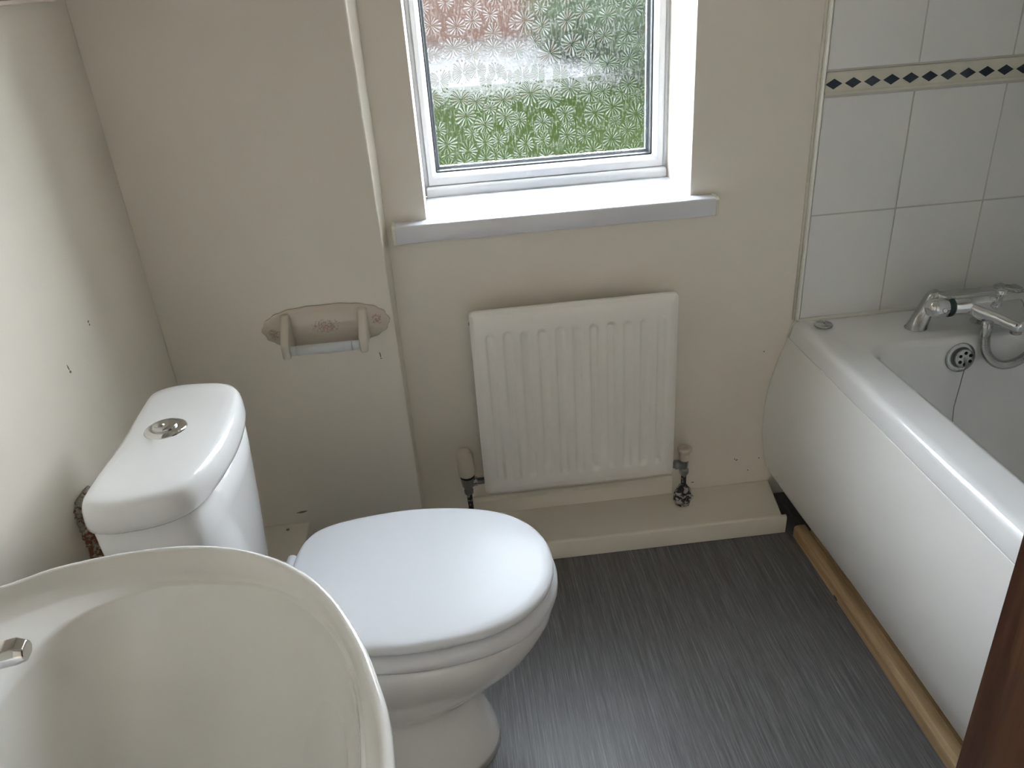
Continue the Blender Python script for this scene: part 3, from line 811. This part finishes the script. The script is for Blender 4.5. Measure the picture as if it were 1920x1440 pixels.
# ================================================================== WASH BASIN
bas = thing('wash_basin', 'large white ceramic wash basin on a pedestal in the lower left corner', 'wash basin', (-0.40, -1.36, 0.0))
BCY = -1.358
far = [(-0.6195, -1.215), (-0.60, -1.175), (-0.53, -1.148), (-0.46, -1.128), (-0.399, -1.112), (-0.362, -1.0955), (-0.321, -1.087), (-0.277, -1.084), (-0.240, -1.088), (-0.205, -1.099),
       (-0.171, -1.118), (-0.141, -1.144), (-0.1165, -1.177), (-0.0945, -1.220), (-0.0805, -1.259), (-0.0700, -1.300), (-0.0655, BCY)]
def mirror(far):
    return far + [(x, 2 * BCY - y) for x, y in far[-2::-1]]
def resample(pts, n):
    """even arc-length resample of an open poly line through Catmull-Rom"""
    fine = spline(pts, 600, closed=False)
    L = [0]
    for a, c in zip(fine, fine[1:]): L.append(L[-1] + math.hypot(c[0] - a[0], c[1] - a[1]))
    out = []; j = 0
    for k in range(n):
        t = L[-1] * k / (n - 1)
        while j < len(L) - 2 and L[j + 1] < t: j += 1
        u = (t - L[j]) / max(L[j + 1] - L[j], 1e-9)
        out.append(tuple(fine[j][c] + (fine[j + 1][c] - fine[j][c]) * u for c in (0, 1)))
    return out
RIM = resample(mirror(far), 140)
RIM += [(-0.6195, RIM[-1][1] + (RIM[0][1] - RIM[-1][1]) * k / 12) for k in range(1, 12)]
NB = len(RIM)
def inset(ring, d_, c=(-0.33, BCY)):
    out = []; n = len(ring)
    for i in range(n):
        a, q = ring[i - 1], ring[(i + 1) % n]
        tx, ty = q[0] - a[0], q[1] - a[1]; L = math.hypot(tx, ty) or 1
        nx_, ny_ = ty / L, -tx / L
        if nx_ * (c[0] - ring[i][0]) + ny_ * (c[1] - ring[i][1]) < 0: nx_, ny_ = -nx_, -ny_
        out.append((ring[i][0] + nx_ * d_, ring[i][1] + ny_ * d_))
    return out
bowl_far = [(-0.372, BCY), (-0.3735, -1.28), (-0.367, -1.203), (-0.352, -1.152), (-0.329, -1.127), (-0.298, -1.1115), (-0.263, -1.106), (-0.204, -1.117), (-0.163, -1.140), (-0.132, -1.174),
            (-0.111, -1.213), (-0.0985, -1.257), (-0.0925, -1.311), (-0.0915, BCY)]
# bowl ring matched to rim points by angle about the bowl centre
BC = (-0.235, BCY)
bowl_far = [(x * 0.975, -1.6625 + (y + 1.6625) * 0.975) if y > BCY + 1e-6 else (x * 0.975, y) for x, y in bowl_far]
bf = resample(bowl_far, 300); bf = bf + [(x, 2 * BCY - y) for x, y in bf[::-1]]
angs = sorted((math.atan2(p[1] - BC[1], p[0] - BC[0]), p) for p in bf)
def bowl_at(p):
    a = math.atan2(p[1] - BC[1], p[0] - BC[0])
    best = min(angs, key=lambda q: abs((q[0] - a + PI) % (2 * PI) - PI)); return best[1]
BOWL = [bowl_at(p) for p in RIM]
def ring3(r2, z): return [(p[0], p[1], z) for p in r2]
def mixr(a, c, t): return [(p[0] + (q[0] - p[0]) * t, p[1] + (q[1] - p[1]) * t) for p, q in zip(a, c)]
def scale2(r2, k): return [(BC[0] + (p[0] - BC[0]) * k, BC[1] + (p[1] - BC[1]) * k) for p in r2]
Z0 = 0.850
r_in = inset(RIM, 0.0085); r_l = inset(RIM, 0.0290)
def clampring(ring):   # the ledge line never crosses into the bowl
    out = []
    for p, q in zip(ring, BOWL):
        dp = math.hypot(p[0] - BC[0], p[1] - BC[1]); dq = math.hypot(q[0] - BC[0], q[1] - BC[1])
        out.append(p if dp > dq + 0.0035 else (BC[0] + (q[0] - BC[0]) * (dq + 0.0035) / dq, BC[1] + (q[1] - BC[1]) * (dq + 0.0035) / dq))
    return out
r_l = clampring(r_l)
b = MB()
rings = [ring3(mixr(inset(RIM, 0.10), scale2(BOWL, 0.55), 0.7), 0.66), ring3(inset(RIM, 0.085), 0.70), ring3(inset(RIM, 0.045), 0.755), ring3(inset(RIM, 0.020), 0.795), ring3(inset(RIM, 0.006), 0.826),
         ring3(inset(RIM, 0.0008), 0.838), ring3(RIM, 0.844), ring3(inset(RIM, 0.0012), Z0 - 0.0015), ring3(inset(RIM, 0.0042), Z0), ring3(inset(RIM, 0.0072), Z0 - 0.0015), ring3(inset(RIM, 0.0095), Z0 - 0.006),
         ring3(mixr(r_in, r_l, 0.75), Z0 - 0.0125), ring3(r_l, Z0 - 0.0148)]
led = mixr(r_l, BOWL, 0.12); rings.append(ring3(led, Z0 - 0.0155))
rings.append(ring3(mixr(r_l, BOWL, 0.85), Z0 - 0.0160))
rings.append(ring3(BOWL, Z0 - 0.0180))
for k, dz in [(q, 0.018 + 0.142 * (1 - q ** 3.0) ** 0.70) for q in (0.994, 0.985, 0.972, 0.955, 0.93, 0.90, 0.86, 0.81, 0.75, 0.68, 0.60, 0.50, 0.38, 0.25, 0.09)]:
    rings.append(ring3(scale2(BOWL, k), Z0 - dz))
b.loft(rings, True, False)
bw = b.make('basin', M_basin, bas, smooth=True)
b = MB(); b.loft(disc_rings([(Z0 - 0.166, 0.027), (Z0 - 0.1575, 0.027), (Z0 - 0.1565, 0.024), (Z0 - 0.160, 0.017), (Z0 - 0.165, 0.016)], BC[0], BC[1], n=32))
b.make('waste_ring', M_chrome, bas, smooth=True)
b = MB()
ped = [(0.0, 0.115, 0.10), (0.02, 0.112, 0.098), (0.06, 0.095, 0.085), (0.20, 0.080, 0.072), (0.45, 0.080, 0.075), (0.60, 0.100, 0.09), (0.68, 0.130, 0.11)]
b.loft([[(-0.40 + a * math.cos(2 * PI * k / 40), BCY + c * math.sin(2 * PI * k / 40), z) for k in range(40)] for z, c, a in ped])
b.make('pedestal', M_basin, bas, smooth=True)
# tap
bt = thing('basin_tap', 'chrome mixer tap on the basin, only the spout tip in view', 'tap', (-0.44, -1.258, Z0 - 0.0148))
b = MB(); b.lathe([(0, 0.027), (0.004, 0.027), (0.008, 0.022), (0.045, 0.021), (0.060, 0.020), (0.066, 0.016)], (-0.44, -1.258, Z0 - 0.0148), (-0.44, -1.258, 2), 32)
b.make('tap_body', M_chrome, bt, smooth=True)
b = MB()
A = Vector((-0.440, -1.2560, 0.884)); B_ = Vector((-0.308, -1.2400, 0.893)); dirv = (B_ - A).normalized(); sd = dirv.cross(Vector((0, 0, 1))).normalized(); upv = sd.cross(dirv)
rings = []
for t, hw, hh, dz in ((0.0, 0.014, 0.010, 0), (0.6, 0.0110, 0.0078, 0), (0.88, 0.0100, 0.0072, 0), (0.95, 0.0100, 0.0072, 0), (1.00, 0.0078, 0.0050, -0.0015)):
    c = A + (B_ - A) * t
    oc = [(-hw, -hh * 0.4), (-hw * 0.55, -hh), (hw * 0.55, -hh), (hw, -hh * 0.4), (hw, hh * 0.35), (hw * 0.6, hh), (-hw * 0.6, hh), (-hw, hh * 0.35)]
    rings.append([tuple(c + sd * p[0] + upv * (p[1] + dz)) for p in oc])
b.loft(rings, smooth=False)
b.make('spout', M_chrome, bt, bevel=0.0012)
b = MB(); b.tube([(-0.44, -1.258, 0.885), (-0.465, -1.262, 0.93), (-0.51, -1.27, 0.95)], [0.012, 0.009, 0.007], 16)
b.make('lever', M_chrome, bt)

# ================================================================== BATH
BXO, BZ = 0.783, 0.494                 # outer rim edge and rim height
bath = thing('bathtub', 'white acrylic bath along the right wall with bowed white panel', 'bathtub', (1.14, -0.85, 0.0))
BY0, BY1, BX1 = -1.72, 0.0, XR
ix0, ix1, iy0, iy1 = 0.872, XR - 0.075, -1.60, -0.170
def tubring(x0, x1, y0, y1, z, rad_, n=10):
    return [(p[0], p[1], z) for p in rrect(x0, x1, y0, y1, rad_, n)]
b = MB()
# outer lip ring up over rim then down into the tub
def oring2(g, z, rr=0.012): return tubring(BXO - 0.012 + g, BX1 - 0.001, BY0, BY1 - 0.0005, z, rr)
rings = [tubring(BXO - 0.010, BX1 - 0.001, BY0, BY1 - 0.0005, 0.450, 0.010), tubring(BXO - 0.013, BX1 - 0.001, BY0, BY1 - 0.0005, 0.4505, 0.010), tubring(BXO - 0.0125, BX1 - 0.001, BY0, BY1 - 0.0005, 0.455, 0.010),
         tubring(BXO - 0.006, BX1 - 0.001, BY0, BY1 - 0.0005, 0.483, 0.010), tubring(BXO - 0.001, BX1 - 0.001, BY0, BY1 - 0.0005, 0.4915, 0.010), tubring(BXO + 0.008, BX1 - 0.006, BY0 + 0.006, BY1 - 0.006, 0.4955, 0.010),
         tubring(BXO + 0.018, BX1 - 0.012, BY0 + 0.012, BY1 - 0.012, 0.4945, 0.010),
         tubring(ix0 - 0.012, ix1 + 0.010, iy0 - 0.012, iy1 + 0.010, 0.4935, 0.06), tubring(ix0 - 0.002, ix1 + 0.002, iy0 - 0.002, iy1 + 0.002, 0.4905, 0.06), tubring(ix0 + 0.004, ix1 - 0.004, iy0 + 0.004, iy1 - 0.004, 0.480, 0.06),
         tubring(ix0 + 0.014, ix1 - 0.014, iy0 + 0.03, iy1 - 0.008, 0.42, 0.065), tubring(ix0 + 0.035, ix1 - 0.035, iy0 + 0.09, iy1 - 0.025, 0.26, 0.08), tubring(ix0 + 0.055, ix1 - 0.055, iy0 + 0.15, iy1 - 0.045, 0.15, 0.09),
         tubring(ix0 + 0.085, ix1 - 0.085, iy0 + 0.21, iy1 - 0.085, 0.105, 0.09), tubring(ix0 + 0.14, ix1 - 0.14, iy0 + 0.30, iy1 - 0.15, 0.098, 0.06)]
b.loft(rings, False, True)
b.make('tub', M_bath, bath, smooth=True)
# bowed side panel
pz = [(0.452, 0.769), (0.440, 0.7655), (0.40, 0.7525), (0.344, 0.7385), (0.286, 0.7295), (0.225, 0.7275), (0.162, 0.7325), (0.104, 0.7420), (0.086, 0.7500), (0.070, 0.7600), (0.058, 0.7690)]
pz = [(z_, x_ ) for x_, z_ in spline([(x_, z_) for z_, x_ in pz], 40, closed=False)]
b = MB()
poly = [(x_, z_) for z_, x_ in pz] + [(x_ + 0.004, z_) for z_, x_ in pz[::-1]]
b.loft([[(x_ + 0.0125 * sst(0.10, 0.55, -y_) * (1 - sst(0.06, 0.17, z_)), y_, z_) for x_, z_ in poly] for y_ in (-0.0012, -0.1, -0.2, -0.32, -0.45, -0.6, -0.9, -1.3, -1.70)], True, True, smooth=True)
o = b.make('side_panel', M_panel, bath, bevel=0.001, angle=60); lab(o, 'bowed glossy white side panel')
# faint groove/lip line at the top of the panel
b = MB(); b.box(BXO - 0.0105, BXO - 0.0075, BY0 + 0.01, -0.002, 0.4485, 0.4512)
b.make('panel_lip', M_bath, bath)
# overflow on the tap-end wall of the tub
OV = Vector((1.087, iy1 - 0.0070, 0.447)); on = Vector((0.0, -1.0, 0.13)).normalized()
b = MB(); b.lathe([(-0.002, 0.0335), (0.0015, 0.0340), (0.0035, 0.0325), (0.0040, 0.024), (0.0025, 0.0215)], OV, OV + on, 36)
b.lathe([(0.002, 0.0215), (0.010, 0.0215), (0.0125, 0.0195), (0.013, 0.005)], OV + Vector((0.004, 0, 0.0)), OV + Vector((0.004, 0, 0)) + on, 32)
ov = b.make('overflow_plate', M_satin, bath, smooth=True); lab(ov, 'round chrome overflow with six black holes')
u = on.orthogonal().normalized(); u = Vector((1, 0, 0)); v_ = on.cross(u).normalized()
for k in range(6):
    a = 2 * PI * (k + 0.5) / 6
    c = OV + Vector((0.004, 0, 0)) + on * 0.0122 + (u * math.cos(a) + v_ * math.sin(a)) * 0.0132
    b = MB(); b.lathe([(0, 0.0038), (0.0012, 0.0038)], c, c + on, 14); b.make('overflow_hole', M_hole, ov)
b = MB()
c0 = OV + Vector((0.004, 0, 0)) + on * 0.016
b.lathe([(0, 0.003), (0.004, 0.003)], c0 - on * 0.004, c0 + on, 12)
pts = [c0 + Vector((0, 0, -0.002)), c0 + Vector((0.0005, -0.001, -0.012)), Vector((1.087, -0.192, 0.33)), Vector((1.090, -0.205, 0.22)), Vector((1.092, -0.245, 0.125)), Vector((1.096, -0.32, 0.102))]
b.tube(pts, 0.0011, 8)
for k in range(5): b.lathe([(0, 0.0014), (0.0012, 0.0026), (0.0024, 0.0014)], c0 + Vector((0.0004, -0.001, -0.004 - 0.003 * k)), c0 + Vector((0, 0, -1)), 8)
b.make('plug_chain', M_nickel, ov)
# silicone bead round the rim
b = MB(); b.tube([(BXO + 0.004, -0.0095, 0.4965), (0.90, -0.0100, 0.4975), (1.10, -0.0095, 0.4970), (1.30, -0.0105, 0.4975), (XR - 0.004, -0.0095, 0.4965)], 0.0052, 10)
b.make('silicone_bead', M_silicone, bath)
b = MB(); b.tube([(BXO + 0.003, -0.003, 0.497), (BXO - 0.007, -0.003, 0.478), (BXO - 0.012, -0.003, 0.456)], 0.0035, 8)
b.make('corner_sealant', M_silicone, bath)

# loose chrome disc on the rim corner
b = MB(); b.loft(disc_rings([(0.4958, 0.0195), (0.4975, 0.0205), (0.5000, 0.0205), (0.5012, 0.0192), (0.5012, 0.0035), (0.5030, 0.0030), (0.5036, 0.001)], 0.829, -0.050, n=36))
o = b.make('bath_plug', M_satin, smooth=False)
for pol in o.data.polygons: pol.use_smooth = len(pol.vertices) == 4
tag(o, 'flat round chrome plug lying on the white bath corner beside the tile trim', 'bath plug')
b = MB(); b.box(0.8275, 0.8305, -0.0535, -0.0465, 0.503, 0.507); b.make('plug_stud', M_chrome, o, bevel=0.0005)

# ------------------------------------------------------------------ bath mixer tap
mx = thing('bath_mixer_tap', 'chrome thermostatic bath shower mixer with hose on the bath rim', 'tap', (1.12, -0.11, 0.4945))
TB = Vector((1.0, -0.135, 0.553))           # axis of the bar, running +x
for fx, tx in ((1.018, 1.045), (1.172, 1.196)):
    b = MB()
    n = 28; rings = []
    for t, rr, yo in ((0.0, 0.0235, 0), (0.006, 0.0235, 0), (0.010, 0.0215, 0), (0.55, 0.0175, 0), (0.85, 0.0155, 0), (0.95, 0.0130, 0), (1.0, 0.006, 0)):
        tt = t if t > 0.02 else t * 1.0
        c = Vector((fx, -0.104, 0.4945)).lerp(Vector((tx, -0.110, 0.583)), tt)
        rings.append([(c.x + rr * math.cos(2 * PI * k / n), c.y + rr * math.sin(2 * PI * k / n), c.z) for k in range(n)])
    b.loft(rings)
    b.make('pillar', M_satin, mx, smooth=True)
    b = MB()      # web from pillar head over to the bar
    rings = []
    for t, w, z0_, z1_ in ((0, 0.012, 0.552, 0.582), (0.5, 0.011, 0.552, 0.580), (1.0, 0.008, 0.560, 0.577)):
        y = -0.112 - 0.030 * t; xo = tx + 0.004 + 0.018 * t
        rings.append([(xo + p[0], y, p[1]) for p in rrect(-w, w, z0_, z1_, 0.005, 4)])
    b.loft(rings); b.make('pillar_head', M_satin, mx, smooth=True)
b = MB()
bar = lambda x0, spec: b.lathe([(t, rr) for t, rr in spec], (x0, TB.y, TB.z), (x0 + 1, TB.y, TB.z), 36)
bar(1.070, [(0, 0.0205), (0.002, 0.0220), (0.168, 0.0220), (0.170, 0.0205)])
mbod = b.make('mixer_body', M_chrome, mx, smooth=True)
b = MB(); b.prism(rrect(-0.132, -0.098, 0.5640, 0.5765, 0.005, 5), 'x', 1.066, 1.236, smooth=True); b.make('top_plate', M_satin, mbod, bevel=0.001)
b = MB(); bar(1.060, [(0, 0.0205), (0.001, 0.0228), (0.009, 0.0228), (0.010, 0.0205)])
b.make('indicator_ring', M_handle_ring, mx, smooth=False)
b = MB(); bar(1.016, [(0, 0.003), (0.001, 0.011), (0.005, 0.0178), (0.012, 0.0210), (0.043, 0.0218), (0.044, 0.0205)])
hd = b.make('temperature_handle', M_chrome, mx, smooth=True)
b = MB(); b.lathe([(0, 0.005), (0.004, 0.0048), (0.005, 0.003)], (1.044, TB.y - 0.0210, TB.z + 0.001), (1.044, TB.y - 1, TB.z + 0.3), 18)
b.make('safety_button', M_chrome, hd, smooth=True)
b = MB(); bar(1.242, [(0, 0.0185), (0.001, 0.0200), (0.050, 0.0205), (0.054, 0.0185), (0.056, 0.008)])
b.make('flow_handle', M_satin, mx, smooth=True)
# spout: broad at the bar, narrowing to a rounded flat-topped lip
b = MB(); rings = []
for t in (0.0, 0.15, 0.3, 0.5, 0.7, 0.85, 0.95, 1.0):
    y = TB.y - 0.004 - 0.094 * t
    xa = 1.098 + (1.150 - 1.098) * sst(0, 1, t) ; xb2 = 1.226 - (1.226 - 1.190) * sst(0, 1, t)
    if t > 0.9: k = (t - 0.9) * 0.09; xa += k; xb2 -= k
    zt_ = TB.z + 0.014 - 0.024 * t; zb_ = TB.z - 0.020 - 0.013 * t + (0.004 if t == 1.0 else 0)
    rings.append([(p[0], y, p[1]) for p in rrect(xa, xb2, zb_, zt_, min(0.011, (zt_ - zb_) * 0.46), 6)])
b.loft(rings); b.make('spout', M_chrome, mx, smooth=True)
b = MB(); b.lathe([(0, 0.011), (0.014, 0.0115), (0.016, 0.009)], (1.172, TB.y - 0.080, TB.z - 0.026), (1.172, TB.y - 0.085, 0), 24)
b.make('aerator', M_satin, mx, smooth=True)
b = MB(); b.loft(disc_rings([(TB.z + 0.012, 0.006), (TB.z + 0.020, 0.006), (TB.z + 0.021, 0.0095), (TB.z + 0.034, 0.0100), (TB.z + 0.036, 0.0085)], 1.166, TB.y - 0.020, n=24))
b.make('diverter_knob', M_chrome, mx, smooth=True)
b = MB(); b.lathe([(0, 0.0125), (0.020, 0.0115), (0.034, 0.0105), (0.036, 0.009)], (1.127, TB.y - 0.050, TB.z - 0.020), (1.129, TB.y - 0.052, 0), 20)
b.make('hose_connector', M_satin, mx, smooth=True)
# ribbed shower hose
ctrl = [(1.128, -0.186, 0.502), (1.129, -0.188, 0.485), (1.134, -0.192, 0.460), (1.150, -0.198, 0.440), (1.172, -0.202, 0.431), (1.200, -0.202, 0.434), (1.228, -0.200, 0.452), (1.262, -0.185, 0.485), (1.30, -0.15, 0.53), (1.33, -0.10, 0.60), (1.34, -0.03, 0.70)]
fine = spline(ctrl, 400, closed=False)
b = MB(); b.tube(fine, [0.0088 + 0.0010 * (1 if (k % 4) < 2 else -1) for k in range(len(fine))], 14)
b.make('shower_hose', M_satin, mx, smooth=True)

# ================================================================== TIMBER BATTEN, DOOR, CABINET
b = MB()
pr = [(0.0, 0.0), (0.0, 0.025), (0.003, 0.0295), (0.010, 0.031), (0.0265, 0.031), (0.0265, 0.0)]
b.loft([[(x0_ + p[0], y_, p[1]) for p in pr] for y_, x0_ in ((-0.176, 0.7545), (-0.5, 0.757), (-1.70, 0.7575))], smooth=False)
o = b.make('timber_batten', M_pine)
tag(o, 'bare pine batten on the floor along the foot of the bath panel', 'batten')
b = MB(); b.box(0.7843, 0.7990, -1.70, -0.20, 0.0, 0.0345)
o2 = b.make('backing_strip', M_pine, o)

b = MB(); b.box(0.606, 0.646, -1.80, -1.00, 0.01, 1.98)
dr = struct(b.make('door_1', M_dark, bevel=0.002), 'dark brown stained wooden door edge at the right')

wc = thing('wall_cabinet', 'brown-toned panel with a pale lower edge high on the left wall', 'wall cabinet', (-0.61, -0.7, 1.27))
b = MB(); b.box(XL + 0.0005, -0.601, -1.15, -0.115, 1.276, 1.75); b.make('cabinet_body', simple('taupe_board', (0.30, 0.24, 0.20), 0.3), wc, bevel=0.002)
b = MB(); b.box(XL + 0.0005, -0.598, -1.152, -0.113, 1.2695, 1.2760); b.make('lower_edge', simple('pale_pink_edge', (0.72, 0.62, 0.56), 0.35), wc, bevel=0.002)

# ================================================================== THE GARDEN BEYOND THE GLASS
GZ = -0.25
b = MB(); b.box(-12, 14, 0.6, 10.6, GZ - 0.1, GZ); struct(b.make('ground_lawn', M_lawn))
b = MB(); b.box(-12, 14, 10.6, 19.0, GZ - 0.1, GZ + 0.01); struct(b.make('ground_paving', M_paving))
b = MB(); b.box(-9, 2.2, 19.0, 19.25, GZ, 3.0)
o = b.make('garden_wall', M_brick); tag(o, 'red brick wall at the far end of the garden, behind the glass', 'wall')
b = MB(); b.box(2.2, 9, 19.1, 19.2, GZ, 2.9)
o = b.make('garden_fence', M_fence); tag(o, 'brown timber fence beyond the garden, behind the glass', 'fence')
def bush(name, c, rx, ry_, rz, label, seed):
    random.seed(seed); bm = bmesh.new(); bmesh.ops.create_icosphere(bm, subdivisions=4, radius=1)
    for v in bm.verts:
        k = 1 + random.uniform(-0.09, 0.09) + 0.12 * math.sin(5 * v.co.x + seed) * math.cos(4 * v.co.z)
        v.co = Vector((v.co.x * rx * k, v.co.y * ry_ * k, max(v.co.z, -0.85) * rz * k)) + Vector(c)
    b = MB(); b.bm.free(); b.bm = bm
    o = b.make(name, M_leaf); tag(o, label, 'shrub'); return o
bush('shrub', (3.55, 10.8, GZ + 0.80), 1.25, 1.0, 1.05, 'round green shrub on the right, seen blurred through the glass', 1)
bush('shrub', (2.75, 13.6, GZ + 0.60), 0.95, 0.8, 0.85, 'smaller shrub beside the paving, seen blurred through the glass', 5)
random.seed(7)
